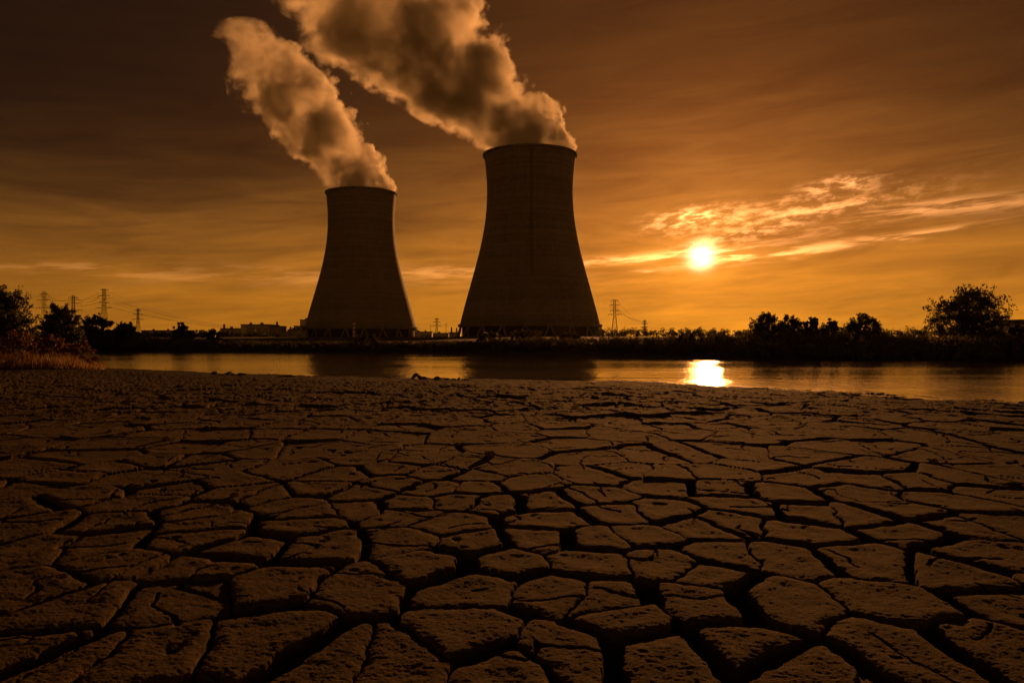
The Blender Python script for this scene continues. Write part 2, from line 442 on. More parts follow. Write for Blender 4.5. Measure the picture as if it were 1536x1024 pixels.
# ------------------------------------------------------------------ ground sheet with real cracks
plates = [(30,793),(160,785),(307,785),(63,820),(150,812),(173,847),(290,806),(365,822),(307,850),(460,784),(478,818),(423,877),(530,882),(40,887),(108,920),
(253,907),(30,985),(98,1003),(200,990),(400,965),(600,808),(677,785),(707,812),(822,780),(812,807),(895,810),(882,838),(975,803),(642,847),(757,842),(710,885),
(843,893),(900,903),(943,933),(1000,845),(705,953),(835,985),(580,1000),(765,1012),(1003,990),(500,1000),(1085,833),(1180,838),(1060,862),(1055,905),(1175,905),
(1100,783),(1190,795),(1360,795),(1303,846),(1430,870),(1345,905),(1490,830),(1360,975),(1120,975),(1200,1018),(1515,912),(1512,978),(1510,790),
(25,737),(110,745),(215,755),(100,718),(50,703),(143,687),(163,703),(190,717),(232,692),(207,665),(300,690),(315,703),(340,723),(253,718),(275,732),(430,705),
(400,743),(350,740),(300,764),(438,752),(475,732),(470,768),(350,673),(285,673),(380,678),(455,675),(552,687),(625,687),(585,703),(650,707),(590,722),(540,737),
(655,730),(712,730),(685,747),(612,753),(600,770),(535,760),(710,693),(755,705),(718,713),(790,723),(750,753),(812,750),(892,743),(895,713),(885,685),(945,705),
(995,728),(930,767),(990,765),(780,673),(845,668),(990,685),(998,710),(1035,683),(1100,680),(1075,710),(1130,697),(1080,733),(1175,742),(1117,758),(1215,767),
(1210,717),(1210,687),(1290,740),(1285,700),(1305,720),(1425,753),(1370,723),(1360,768),(1490,740),(1455,722),(1524,717),(1325,672),(1265,670),(1405,683),(1470,683),
(510,712),(20,762),(1300,775),(1050,790),(1440,790)]
YS = 0.72                                             # plates run a little longer away from the eye
rng = np.random.default_rng(11)
sites = [((px - 768) / F * (HC * F / (py - 512)), HC * F / (py - 512)) for px, py in plates]
sites = [(x, y * YS) for x, y in sites]
fixed = np.array(sites)
extra = []
gx, gy = 0.92, 0.92
for i in range(-50, 51):
    for j in range(-3, 46):
        x = (i + rng.uniform(-0.42, 0.42)) * gx; y = (j + rng.uniform(-0.42, 0.42)) * gy
        D = y / YS
        if 3.42 < D < 11.9 and abs(x) < 0.66 * D: continue
        if np.min((fixed[:, 0] - x) ** 2 + (fixed[:, 1] - y) ** 2) < 0.5 ** 2: continue
        extra.append((x, y))
SITES = np.array(sites + extra)
NS = len(SITES)
s_tilt = rng.uniform(-0.016, 0.016, (NS, 2)); s_h = rng.uniform(-0.012, 0.008, NS)

def build_ground():
    th_d = np.linspace(R(-41), R(41), 1560)
    th = np.concatenate([np.linspace(R(-180), R(-90), 16, endpoint=False), np.linspace(R(-90), R(-41), 90, endpoint=False), th_d,
                         np.linspace(R(41), R(90), 91)[1:], np.linspace(R(90), R(180), 17)[1:]])
    f2 = F / 1.5
    ypx = np.concatenate([np.arange(360, 120, -0.66), np.arange(120, 26, -0.36)])                  # one row about every 0.66 render pixel
    r1 = HC * f2 / ypx
    r = np.concatenate([np.linspace(0.25, r1[0], 60, endpoint=False), r1,
                        np.geomspace(r1[-1], 160, 170)[1:], np.geomspace(160, 14000, 70)[1:]])
    TH, RR = np.meshgrid(th, r)
    RR = RR / np.cos(np.clip(TH, R(-41), R(41)))      # rows of equal depth inside the view
    X = RR * np.sin(TH); Y = RR * np.cos(TH)
    Z, soil, dn = land(X, Y)
    # cracks
    wx = 0.06 * fbm(X * 2.6, Y * 2.6, 3, 2) + 0.022 * fbm(X * 8, Y * 8, 5, 4, 0.6)
    wy = 0.06 * fbm(X * 2.6, Y * 2.6, 13, 2) + 0.022 * fbm(X * 8, Y * 8, 15, 4, 0.6)
    PX = X + wx; PY = Y * YS + wy
    H = np.zeros_like(X)
    nr, nc = X.shape; T = 56
    for a in range(0, nr, T):
        for c in range(0, nc, T):
            px = PX[a:a + T, c:c + T]; py = PY[a:a + T, c:c + T]
            if Y[a:a + T, c:c + T].min() > 34 or Y[a:a + T, c:c + T].max() < -1.5: continue
            if np.abs(px).min() > 26: continue
            mg = 1.7
            sel = np.where((SITES[:, 0] > px.min() - mg) & (SITES[:, 0] < px.max() + mg) & (SITES[:, 1] > py.min() - mg) & (SITES[:, 1] < py.max() + mg))[0]
            if len(sel) < 3: continue
            q = SITES[sel]; shp = px.shape
            fx = px.ravel(); fy = py.ravel()
            d2 = (fx[:, None] - q[:, 0]) ** 2 + (fy[:, None] - q[:, 1]) ** 2
            i0 = d2.argmin(1)
            pi = q[i0]; gi = sel[i0]
            dxj = q[None, :, 0] - pi[:, None, 0]; dyj = q[None, :, 1] - pi[:, None, 1]
            L = np.sqrt(dxj ** 2 + dyj ** 2); L[L < 1e-6] = 1e9
            mx_ = (q[None, :, 0] + pi[:, None, 0]) * 0.5; my_ = (q[None, :, 1] + pi[:, None, 1]) * 0.5
            dij = ((mx_ - fx[:, None]) * dxj + (my_ - fy[:, None]) * dyj) / L
            dij[L > 1e8] = 9
            lo = np.minimum(gi[:, None], sel[None, :]); hi = np.maximum(gi[:, None], sel[None, :])
            hr = _hash(lo, hi, 5)
            w = (0.006 + 0.064 * np.clip((hr - 0.25) / 0.75, 0, 1) ** 1.5) * (1 - 0.35 * sstep(4.5, 12, fy / YS))[:, None]
            s = dij - w
            k = 0.012
            sm = -k * np.log(np.exp(-np.clip(s, -0.3, 1.2) / k).sum(1) + 1e-12)
            wj = w[np.arange(len(fx)), s.argmin(1)]
            H[a:a + T, c:c + T] = (sm).reshape(shp)
            dep = np.clip(0.045 + 2.6 * wj, 0.045, 0.17)
            rel = np.stack([fx - pi[:, 0], fy - pi[:, 1]], 1)
            top = (s_h[gi] + (rel * s_tilt[gi]).sum(1)) * (1 + 1.2 * sstep(8, 18, fy / YS))
            top = top - 0.006 * np.exp(-np.clip(sm, 0, 1) / 0.016) + 0.006 * np.exp(-((sm - 0.07) / 0.06) ** 2)
            wall = sstep(-0.014, 0.006, sm)
            fade = 1 - sstep(20, 34, Y[a:a + T, c:c + T].ravel())
            Z[a:a + T, c:c + T] += ((top * wall - dep * (1 - wall)) * (0.15 + 0.85 * fade)).reshape(shp) * (dn[a:a + T, c:c + T] > -0.3)
            # thin cracks that split some plates
            u2 = fx * 2.1 + 0.5 * vnoise(fx * 3, fy * 3, 41); v2 = fy * 2.1 + 0.5 * vnoise(fx * 3, fy * 3, 43)
            bx = np.floor(u2); by = np.floor(v2)
            f1 = np.full(len(fx), 9.0); best = [None, None, None, None]
            cand = []
            for oi in (-1, 0, 1):
                for oj in (-1, 0, 1):
                    sx = bx + oi + 0.15 + 0.7 * _hash(bx + oi, by + oj, 51); sy = by + oj + 0.15 + 0.7 * _hash(bx + oi, by + oj, 52)
                    cand.append((sx, sy, bx + oi, by + oj))
            cx = np.stack([c_[0] for c_ in cand], 1); cyy = np.stack([c_[1] for c_ in cand], 1)
            d2 = (u2[:, None] - cx) ** 2 + (v2[:, None] - cyy) ** 2
            j0 = d2.argmin(1); ar = np.arange(len(fx))
            ox, oy = cx[ar, j0], cyy[ar, j0]
            ddx = cx - ox[:, None]; ddy = cyy - oy[:, None]; L2 = np.sqrt(ddx ** 2 + ddy ** 2); L2[L2 < 1e-6] = 1e9
            e = (((cx + ox[:, None]) * 0.5 - u2[:, None]) * ddx + ((cyy + oy[:, None]) * 0.5 - v2[:, None]) * ddy) / L2
            key = np.sin((cx + ox[:, None]) * 127.1 + (cyy + oy[:, None]) * 311.7) * 43758.5453
            key = key - np.floor(key)
            e = np.where((L2 > 1e8) | (key < 0.68), 9, e) / 2.1
            em = e.min(1)
            w2 = 0.0045 + 0.005 * (vnoise(fx * 1.5, fy * 1.5, 61) + 0.5)
            th_ = (1 - sstep(w2, w2 + 0.008, em)) * wall
            Z[a:a + T, c:c + T] -= (th_ * 0.022 * fade).reshape(shp)
    near = (1 - sstep(30, 60, Y)) * (Y > -2)
    det = 0.006 * fbm(X * 6, Y * 6, 21, 3, 0.5) + 0.0030 * fbm(X * 36, Y * 40, 27, 3, 0.65)
    pit = np.clip(fbm(X * 5, Y * 5, 31, 3) - 0.50, 0, 1) * 0.07
    Z = Z + (det - pit) * near * (dn > -0.5)
    lump = sstep(10, 20, Y) * (dn > 0.02) * (Y < 60)
    Z = Z + lump * (0.055 * np.abs(fbm(X * 2.6, Y * 1.6, 33, 4, 0.6)))
    nv = nr * nc
    idx = np.arange(nv).reshape(nr, nc)
    q = np.stack([idx[:-1, :-1].ravel(), idx[:-1, 1:].ravel(), idx[1:, 1:].ravel(), idx[1:, :-1].ravel()], 1)[:, ::-1]
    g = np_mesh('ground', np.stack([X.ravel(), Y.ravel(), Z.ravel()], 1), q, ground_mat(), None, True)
    att = g.data.attributes.new('soil', 'FLOAT', 'POINT'); att.data.foreach_set('value', soil.ravel().astype(np.float32))
    damp_shade = (1 - sstep(1.0, 24.0, dn + 2.5 * fbm(X * 0.4, Y * 0.25, 91, 4))) * (Y > 3)  # mask for the moist margin and the painted shade of the far mud
    att = g.data.attributes.new('damp_shade', 'FLOAT', 'POINT'); att.data.foreach_set('value', damp_shade.ravel().astype(np.float32))
    wet = (1 - sstep(0.15, 1.5, dn + 0.9 * fbm(X * 0.7, Y * 0.5, 95, 4))) * (Y > 3) * (soil < 0.5)
    att = g.data.attributes.new('wet', 'FLOAT', 'POINT'); att.data.foreach_set('value', wet.ravel().astype(np.float32))
    tag(g, 'cracked dry brown mud flat running to the river and far bank', 'ground', kind='structure')
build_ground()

# river
def build_water():
    us = np.linspace(-1.3, 1.35, 120); rows = np.linspace(-0.03, 1.06, 40)
    yn = np.interp(us, NU, NY) ; yf = np.interp(us, FU, FY)
    V = []
    for t in rows:
        y = yn * (1 - t) + yf * t
        V.append(np.stack([us * y, y, np.full_like(y, WZ)], 1))
    V = np.concatenate(V); n = len(us)
    idx = np.arange(len(V)).reshape(len(rows), n)
    q = np.stack([idx[:-1, :-1].ravel(), idx[:-1, 1:].ravel(), idx[1:, 1:].ravel(), idx[1:, :-1].ravel()], 1)
    w = np_mesh('river', V, q, water_mat(), None, True)
    tag(w, 'calm river reflecting the orange sky and the sun', 'river', kind='structure')
build_water()

# ------------------------------------------------------------------ cooling towers
def cooling_tower(px, D, rim_y, ring_y, label, ladder, flare=0.0):
    c = at(px, 512, D); gz = land_z(c.x, D) - 0.2
    k = D / F
    z_rim = HC + (512 - rim_y) * k; z_ring = HC + (512 - ring_y) * k
    root = empty('cooling_tower', (c.x, c.y, gz), label, 'cooling tower', 'cooling towers of the power station')
    H = z_rim - gz; h0 = z_ring - gz
    # half widths measured up the shell (fraction of shell height, metres)
    prof = [(0, 47.6), (0.06, 45.9), (0.14, 43.4), (0.24, 40.2), (0.34, 37.0), (0.44, 34.0), (0.54, 31.6), (0.64, 29.9), (0.73, 29.15), (0.80, 29.05), (0.87, 29.4), (0.94, 30.2), (1.0, 31.0)]
    fx = [p[0] for p in prof]; fr = [p[1] for p in prof]
    n = 60
    tt = np.linspace(0, 1, n); rr = np.interp(tt, fx, fr) * (1 + flare * (1 - tt))
    for _ in range(6): rr[1:-1] = (rr[:-2] + 2 * rr[1:-1] + rr[2:]) / 4
    outer = [(rr[i], h0 + (H - h0) * tt[i]) for i in range(n)]
    inner = [(r - 0.6, z) for r, z in outer][::-1]
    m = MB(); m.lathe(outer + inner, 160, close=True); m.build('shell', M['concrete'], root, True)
    m = MB(); r = outer[-1][0]; m.lathe([(r + 0.01, H - 1.6), (r + 0.95, H - 1.2), (r + 0.95, H + 0.15), (r - 0.7, H + 0.15), (r - 0.7, H + 0.004), (r + 0.01, H + 0.004)], 120, close=True)
    m.build('rim', M['concrete_dark'], root)
    m = MB(); r = outer[0][0]; m.lathe([(r + 1.0, h0 - 1.3), (r + 1.3, h0 + 0.3), (r + 0.02, h0 + 0.9), (r - 1.0, h0 - 0.004), (r - 1.0, h0 - 1.3)], 120, close=True)
    m.build('ring_beam', M['concrete_dark'], root)
    # slanted legs, in V pairs
    NL = 40; rt, rb = r - 0.1, r + 2.2
    for i in range(NL):
        a0 = 2 * math.pi * i / NL; s = 1 if i % 2 else -1
        a1 = a0 + s * 0.5 * 2 * math.pi / NL * 0.86
        lg = MB(); lg.tube([(rb * math.cos(a0), rb * math.sin(a0), 0.2), (rt * math.cos(a1), rt * math.sin(a1), h0 - 1.2)], 0.62, 6)
        lg.build('leg', M['leg_concrete'], root)
    m = MB(); m.lathe([(r + 3.6, -0.5), (r + 3.6, 1.6), (r + 3.0, 1.6), (r + 3.0, -0.5)], 90, close=True); m.build('basin_wall', M['concrete_dark'], root)
    m = MB(); m.lathe([(r - 1.6, 0), (r - 1.6, h0 - 0.5)], 80); m.lathe([(0.5, h0 - 0.5), (r - 1.6, h0 - 0.5)], 80); m.build('cooling_fill', M['dark_fill'], root)
    if ladder:
        ang = math.atan2(-c.y, -c.x) + 0.03          # faces the river
        m = MB(); w = 0.55
        for off in (-w, w):
            m.tube([((rr[i] + 0.5) * math.cos(ang) - off * math.sin(ang), (rr[i] + 0.5) * math.sin(ang) + off * math.cos(ang), outer[i][1]) for i in range(16, n)], 0.2, 4)
        for i in range(16, n - 1):
            for t in np.linspace(0, 1, 3, endpoint=False):
                rz = outer[i][1] * (1 - t) + outer[i + 1][1] * t; rq = rr[i] * (1 - t) + rr[i + 1] * t + 0.5
                m.tube([(rq * math.cos(ang) + w * math.sin(ang), rq * math.sin(ang) - w * math.cos(ang), rz), (rq * math.cos(ang) - w * math.sin(ang), rq * math.sin(ang) + w * math.cos(ang), rz)], 0.14, 4)
        m.build('ladder', M['cable'], root)
    return root, H
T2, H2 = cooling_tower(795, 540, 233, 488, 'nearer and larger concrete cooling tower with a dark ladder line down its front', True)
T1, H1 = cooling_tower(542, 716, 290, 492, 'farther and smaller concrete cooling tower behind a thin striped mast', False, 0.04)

# ------------------------------------------------------------------ steam plumes
def plume(name, tower, H, D, px0, rows, label, dens, zs, seed, depth=0.8):
    """rows: (photo y, left x, right x); volume shaped in object space around the leaning axis"""
    k = D / F
    o = Vector(tower.location) + Vector((0, 0, H))
    pts = []
    for (py, l, r) in rows:
        z = (512 - py) * k + HC - o.z
        pts.append((z, ((l + r) / 2 - 768) * k - o.x, (r - l) / 2 * k))
    m = bpy.data.materials.new(name + '_steam'); m.use_nodes = True
    nt = m.node_tree; nt.nodes.clear()
    tc = nt.nodes.new('ShaderNodeTexCoord'); ob = tc.outputs['Object']
    x, y, z = sep(nt, ob)
    cx = z.curve([(p[0], p[1]) for p in pts]); rad = z.curve([(p[0], p[2]) for p in pts])
    warp = nt.nodes.new('ShaderNodeTexNoise'); nt.links.new(ob, warp.inputs['Vector'])
    warp.inputs['Scale'].default_value = 0.03; warp.inputs['Detail'].default_value = 2
    va = nt.nodes.new('ShaderNodeVectorMath'); va.operation = 'MULTIPLY_ADD'
    nt.links.new(warp.outputs['Color'], va.inputs[0]); va.inputs[1].default_value = (16, 16, 16); nt.links.new(ob, va.inputs[2])
    n1 = noise(nt, va.outputs[0], 0.030, 9, 0.59, 0.0)
    vo = nt.nodes.new('ShaderNodeTexVoronoi'); vo.feature = 'SMOOTH_F1'; vo.inputs['Scale'].default_value = 0.075
    vo.inputs['Smoothness'].default_value = 0.35
    nt.links.new(va.outputs[0], vo.inputs['Vector'])
    bil = E(nt, vo.outputs['Distance'])
    vo2 = nt.nodes.new('ShaderNodeTexVoronoi'); vo2.feature = 'F1'; vo2.inputs['Scale'].default_value = 0.19
    nt.links.new(va.outputs[0], vo2.inputs['Vector']); bil2 = E(nt, vo2.outputs['Distance'])
    xr = (x - cx) / rad; yr = y / (rad * depth)
    d = (xr.sq() + yr.sq()).sqrt()
    zt = (z / zs).clamp()
    f = 1.0 - d + (n1 - 0.5) * (1.2 + 0.9 * zt) + (0.45 - bil) * 0.40 + (0.45 - bil2) * 0.14
    soft = 0.07 + (0.5 - xr * 0.5).clamp() * 0.20 + (z / zs).clamp() * 0.06
    dn = ((f + 0.02) / soft).clamp()
    dn = dn * dn
    fine = noise(nt, va.outputs[0], 0.11, 7, 0.6).step(0.36, 0.62)
    thick = (0.55 + 2.7 * (1.0 - zt)) * (0.35 + 1.1 * fine)
    dn = dn * thick * dens * (0.3 + 1.0 * n1.step(0.40, 0.62))
    vol = nt.nodes.new('ShaderNodeVolumePrincipled')
    vol.inputs['Color'].default_value = (0.99, 0.965, 0.93, 1); vol.inputs['Anisotropy'].default_value = 0.45
    nt.links.new(dn.s, vol.inputs['Density'])
    out = nt.nodes.new('ShaderNodeOutputMaterial'); nt.links.new(vol.outputs[0], out.inputs['Volume'])
    # billowed hull that holds the steam
    zz = np.linspace(pts[0][0], pts[-1][0], 90)
    zp = [p[0] for p in pts]; cxs = np.interp(zz, zp, [p[1] for p in pts]); rs = np.interp(zz, zp, [p[2] for p in pts])
    n = 72; V = []; Fc = []
    for i in range(len(zz)):
        for j in range(n):
            a = 2 * math.pi * j / n
            p = Vector((math.cos(a), math.sin(a) * depth, 0)) * rs[i] + Vector((cxs[i], 0, zz[i]))
            b = mnoise.turbulence(p * 0.035 + Vector((seed, 0, 0)), 4, False)
            ends = 1.0
            grow = min(1.0, i / 10)
            s = (1.05 + (0.16 + 0.16 * b) * grow) * ends
            V.append((cxs[i] + math.cos(a) * rs[i] * s, math.sin(a) * depth * rs[i] * s, zz[i]))
    for i in range(len(zz) - 1):
        for j in range(n):
            j2 = (j + 1) % n
            Fc.append((i * n + j, i * n + j2, (i + 1) * n + j2, (i + 1) * n + j))
    Fc.append(tuple(reversed(range(n)))); Fc.append(tuple((len(zz) - 1) * n + j for j in range(n)))
    me = bpy.data.meshes.new(name); me.from_pydata(V, [], Fc); me.update(); me.materials.append(m)
    ob_ = link(bpy.data.objects.new(name, me)); ob_.location = o
    m.cycles.volume_step_rate = 0.2
    tag(ob_, label, 'steam plume', 'steam plumes above the towers')
    ob_['kind'] = 'thing'
    return ob_
plume('steam_plume', T2, H2, 540, 795,
      [(229, 729, 861), (215, 700, 862), (200, 678, 855), (175, 635, 838), (150, 588, 815), (125, 545, 792), (100, 500, 768), (75, 478, 752), (50, 455, 738), (25, 438, 718), (0, 420, 700), (-40, 380, 670), (-90, 325, 635), (-140, 270, 590)],
      'wide thick steam plume leaning left out of the nearer tower and past the picture top', 0.075, 115.0, 3.0)
plume('steam_plume', T1, H1, 716, 542,
      [(289, 491, 596), (275, 478, 592), (250, 458, 580), (225, 428, 566), (200, 402, 549), (175, 380, 533), (150, 362, 516), (125, 350, 500), (100, 340, 482), (80, 328, 452), (60, 318, 428), (45, 322, 412), (30, 350, 398)],
      'slimmer steam plume leaning left from the farther tower with a ragged top', 0.062, 140.0, 9.0)

# ------------------------------------------------------------------ pylons and cables
def pylon(px, top_y, D, label, arms, group='lattice power pylons', wide=1.0):
    b = at(px, 512, D); gz = land_z(b.x, D); zt = HC + (512 - top_y) * D / F
    root = empty('power_pylon', (b.x, b.y, gz), label, 'pylon', group)
    root.rotation_euler = (0, 0, R(random.Random(px).uniform(-14, 14)))
    H = zt - gz; bw = H * 0.085 * wide; tw = H * 0.022; t = 0.14 * D / 700
    m = MB(); nseg = 7
    def hwid(s): return bw + (tw * 1.3 - bw) * min(1, s / 0.62) if s < 0.62 else tw * 1.3 + (tw - tw * 1.3) * (s - 0.62) / 0.38
    lv = [1 - (1 - i / nseg) ** 1.15 for i in range(nseg + 1)]
    cs = ((-1, -1), (1, -1), (1, 1), (-1, 1))
    for sx, sy in cs:
        m.tube([(sx * hwid(s), sy * hwid(s), s * H) for s in lv], t * 1.1, 4)
    for i in range(nseg):
        a, c = lv[i], lv[i + 1]
        for q in range(4):
            p, r = cs[q], cs[(q + 1) % 4]
            A0 = (p[0] * hwid(a), p[1] * hwid(a), a * H); A1 = (r[0] * hwid(a), r[1] * hwid(a), a * H)
            B0 = (p[0] * hwid(c), p[1] * hwid(c), c * H); B1 = (r[0] * hwid(c), r[1] * hwid(c), c * H)
            m.tube([A0, B1], t * 0.6, 4, False); m.tube([A1, B0], t * 0.6, 4, False); m.tube([B0, B1], t * 0.6, 4, False)
    m.build('frame', M['steel'], root)
    tips = []
    for (s, w) in arms:
        w = w * H * 1.25
        z = s * H; am = MB(); hh = hwid(s)
        for sd in (-1, 1):
            for sy in (-1, 1):
                am.tube([(sd * hh, sy * hh, z), (sd * w, 0, z + 0.2)], t * 1.7, 4)
            am.tube([(sd * hh, 0, z + H * 0.028), (sd * w, 0, z + 0.2)], t * 0.6, 4)
            am.build('crossarm', M['steel'], root); am = MB()
        for sd in (-1, 1):
            for kx in ((1.0, 0.55) if w > 0.09 * H else (1.0,)):
                il = H * 0.035
                im = MB(); im.tube([(sd * w * kx, 0, z + 0.1), (sd * w * kx, 0, z - il)], t * 0.9, 5)
                for q in range(4): im.tube([(sd * w * kx, 0, z - il * (0.3 + 0.18 * q)), (sd * w * kx, 0, z - il * (0.3 + 0.18 * q) - 0.12)], t * 1.7, 6)
                im.build('insulator', M['ceramic'], root)
                tips.append((sd * w * kx, 0, z - il))
    ca, sa = math.cos(root.rotation_euler.z), math.sin(root.rotation_euler.z)
    return [Vector((b.x + x * ca - y * sa, b.y + x * sa + y * ca, gz + z)) for x, y, z in tips]
A4 = [(0.97, 0.07), (0.86, 0.10), (0.72, 0.09), (0.62, 0.13)]
A3 = [(0.95, 0.08), (0.82, 0.13), (0.66, 0.15)]
t1 = pylon(66, 437, 820, 'lattice pylon rising just right of the big left tree', A3)
t2 = pylon(110, 443, 760, 'lattice pylon between the big left tree and the tallest left pylon', A3)
t3 = pylon(156, 433, 690, 'tallest lattice pylon on the left, with four pairs of arms', A4)
t4 = pylon(207, 463, 900, 'small lattice pylon left of the plant buildings', A3)
t5 = pylon(655, 477, 1300, 'tiny lattice pylon seen in the gap between the two towers', A3)
t6 = pylon(922, 449, 690, 'tall lattice pylon just right of the nearer tower', A4)
t7 = pylon(967, 480, 1150, 'small far lattice pylon right of the tall one near the sun', A3)

def cable(a, b, sag, label, group, r=0.10):
    n = 24; pts = [a.lerp(b, i / n) - Vector((0, 0, sag * 4 * (i / n) * (1 - i / n))) for i in range(n + 1)]
    mid = Vector(pts[0]); m = MB(); m.tube([p - mid for p in pts], r, 4, False)
    o = m.build('power_cable', M['cable'], None); o.location = mid
    tag(o, label, 'power cable', group)
for i, p in enumerate(t3[:8]):
    e = at(372 + 5 * i, 491 + (i % 3), 980)
    cable(p, e, 6 + i % 3, 'thin power cable sagging from the tallest left pylon toward the plant roofs', 'cables running right from the tallest left pylon')
for a, b in zip(t2[:6], t3[:6]):
    cable(a, b, 3.5, 'thin power cable strung between the two left pylons nearest the river trees', 'cables between the two middle left pylons')
for a, b in zip(t1[:6], t2[:6]):
    cable(a, b, 3.5, 'thin power cable strung from the pylon by the big left tree to the next', 'cables from the leftmost pylon')
for i, p in enumerate(t6[:4]):
    cable(p, t7[i], 4, 'thin power cable running from the tall right pylon back to the small far one', 'cables right of the nearer tower')

def mast(px, top, D, label, bands=None, r=0.35):
    b = at(px, 512, D); gz = land_z(b.x, D); zt = HC + (512 - top) * D / F
    root = empty('mast', (b.x, b.y, gz), label, 'mast'); H = zt - gz
    if bands:
        for i in range(bands):
            m = MB(); m.lathe([(0, H * i / bands), (r, H * i / bands), (r, H * (i + 1) / bands), (0, H * (i + 1) / bands)], 12)
            m.build('band', M['red_paint'] if i % 2 == 0 else M['white_paint'], root)
        m = MB(); m.lathe([(r + 0.02, H - 0.8), (r + 0.45, H - 0.8), (r + 0.45, H - 0.4), (r + 0.02, H - 0.4)], 12, close=True); m.build('platform', M['steel'], root)
    else:
        m = MB(); m.tube([(0, 0, 0), (0, 0, H)], [r, r * 0.5], 8); m.build('pole', M['steel'], root)
        m = MB(); m.tube([(-2.2, 0, H * 0.86), (2.2, 0, H * 0.86)], r * 0.45, 5); m.build('crossbar', M['steel'], root)
    return root
mast(531, 481, 640, 'slim red and white striped mast in front of the farther tower', 9, 0.95)
mast(937, 488, 800, 'bare thin pole between the two right pylons', None, 0.32)
mast(646, 486, 900, 'bare thin pole left of the tiny pylon between the towers', None, 0.3)
mast(669, 483, 900, 'bare thin pole right of the tiny pylon between the towers', None, 0.3)

# ------------------------------------------------------------------ plant buildings
def building(name, x0, x1, top, D, label, wall='wall_metal', depth=26, bands=2, pilaster=True, vents=1, stack=None, door=True):
    a, c = at(x0, 512, D), at(x1, 512, D); gz = land_z((a.x + c.x) / 2, D) - 0.3
    H = HC + (512 - top) * D / F - gz; Wd = c.x - a.x
    root = empty(name, ((a.x + c.x) / 2, D, gz), label, 'building', 'power station buildings')
    w2 = Wd / 2
    m = MB(); m.box(-w2, w2, 0, depth, 0, H); m.build('wall', M[wall], root)
    m = MB(); m.box(-w2 - 0.4, w2 + 0.4, -0.4, depth + 0.4, H + 0.003, H + 0.7)
    rf = m.build('roof', M['roof'], root)
    for i in range(vents):
        v = MB(); vx = -w2 + Wd * (i + 0.6) / (vents + 0.6); v.box(vx - 1.1, vx + 1.1, depth * 0.3, depth * 0.3 + 2, H + 0.703, H + 2.2); v.build('roof_vent', M['steel'], rf)
    for i in range(bands):
        z = H * (0.45 + 0.42 * i / max(1, bands)); n = max(2, int(Wd / 5.5))
        for k in range(n):
            wx = -w2 + Wd * (k + 0.5) / n
            v = MB(); v.box(wx - Wd / n * 0.36, wx + Wd / n * 0.36, -0.06, 0.1, z, z + H * 0.10); wn = v.build('window', M['window'], root)
            fr = MB(); fr.box(wx - Wd / n * 0.38, wx + Wd / n * 0.38, -0.16, 0.05, z - 0.3, z - 0.003); fr.build('sill', M['wall_pale'], wn)
    if pilaster:
        v = MB(); v.box(-w2 + 0.02, -w2 + Wd * 0.2, -0.7, -0.003, 0, H - 0.05); v.build('stair_panel', M['wall_pale'], root)
    if door:
        v = MB(); v.box(w2 * 0.35, w2 * 0.35 + 3.6, -0.1, 0.1, 0, 4.2); v.build('door', M['roof'], root)
    if stack:
        for (sx, sh) in stack:
            v = MB(); v.lathe([(0.9, H + 0.3), (0.75, H + sh), (0.5, H + sh), (0.5, H + 0.3)], 14, sx * w2, depth * 0.25, close=True); v.build('chimney', M['steel'], rf)
    return root
building('storage_hall', 212, 292, 496, 860, 'long flat low hall behind the scrub left of the plant', bands=1, pilaster=False, vents=3)
building('plant_hall', 331, 361, 493.5, 640, 'low brown plant hall joined to the left of the tall block', bands=1, pilaster=False, stack=[(-0.94, 4.2)])
building('plant_block', 361.5, 404, 487.5, 632, 'tallest pale flat-roofed plant block with a lighter stair panel', wall='wall_metal', bands=2, vents=2)
building('plant_annex', 404.5, 416, 489.5, 640, 'narrow plant annex with a thin chimney right of the tall block', bands=1, pilaster=False, vents=0, stack=[(0.3, 4.0)])
building('pump_house', 416.5, 431, 497.5, 650, 'very low pump house between the annex and the stepped block', bands=1, pilaster=False, vents=1, door=False)
building('stepped_block', 431.5, 451, 495, 655, 'stepped low block with a chimney left of the farther tower', bands=1, pilaster=False, vents=2, stack=[(-0.9, 3.0)])
building('upper_block', 441, 453, 489.5, 690, 'mid height block rising behind the stepped block', bands=1, pilaster=False, vents=0, door=False)
building('turbine_house', 450, 466, 480, 800, 'tall square block half hidden behind the farther tower', wall='wall_pale', bands=1, pilaster=False, vents=1, door=False)
building('workshop', 620, 648, 498, 900, 'low workshop roof beside the foot of the farther tower', bands=1, pilaster=False, vents=2)
building('switch_house', 649, 673, 500, 880, 'flat switch house in the gap between the towers', bands=1, pilaster=False, vents=1)
building('boiler_house', 673.5, 689, 499, 860, 'small boiler house with two stubby chimneys left of the nearer tower', bands=1, pilaster=False, vents=0, stack=[(-0.6, 6.0), (0.4, 5.4)])
building('concrete_hut', 1530, 1580, 486, 120, 'flat-topped dark hut at the right end of the far bank', wall='wall_pale', depth=5, bands=0, pilaster=False, vents=0, door=False)

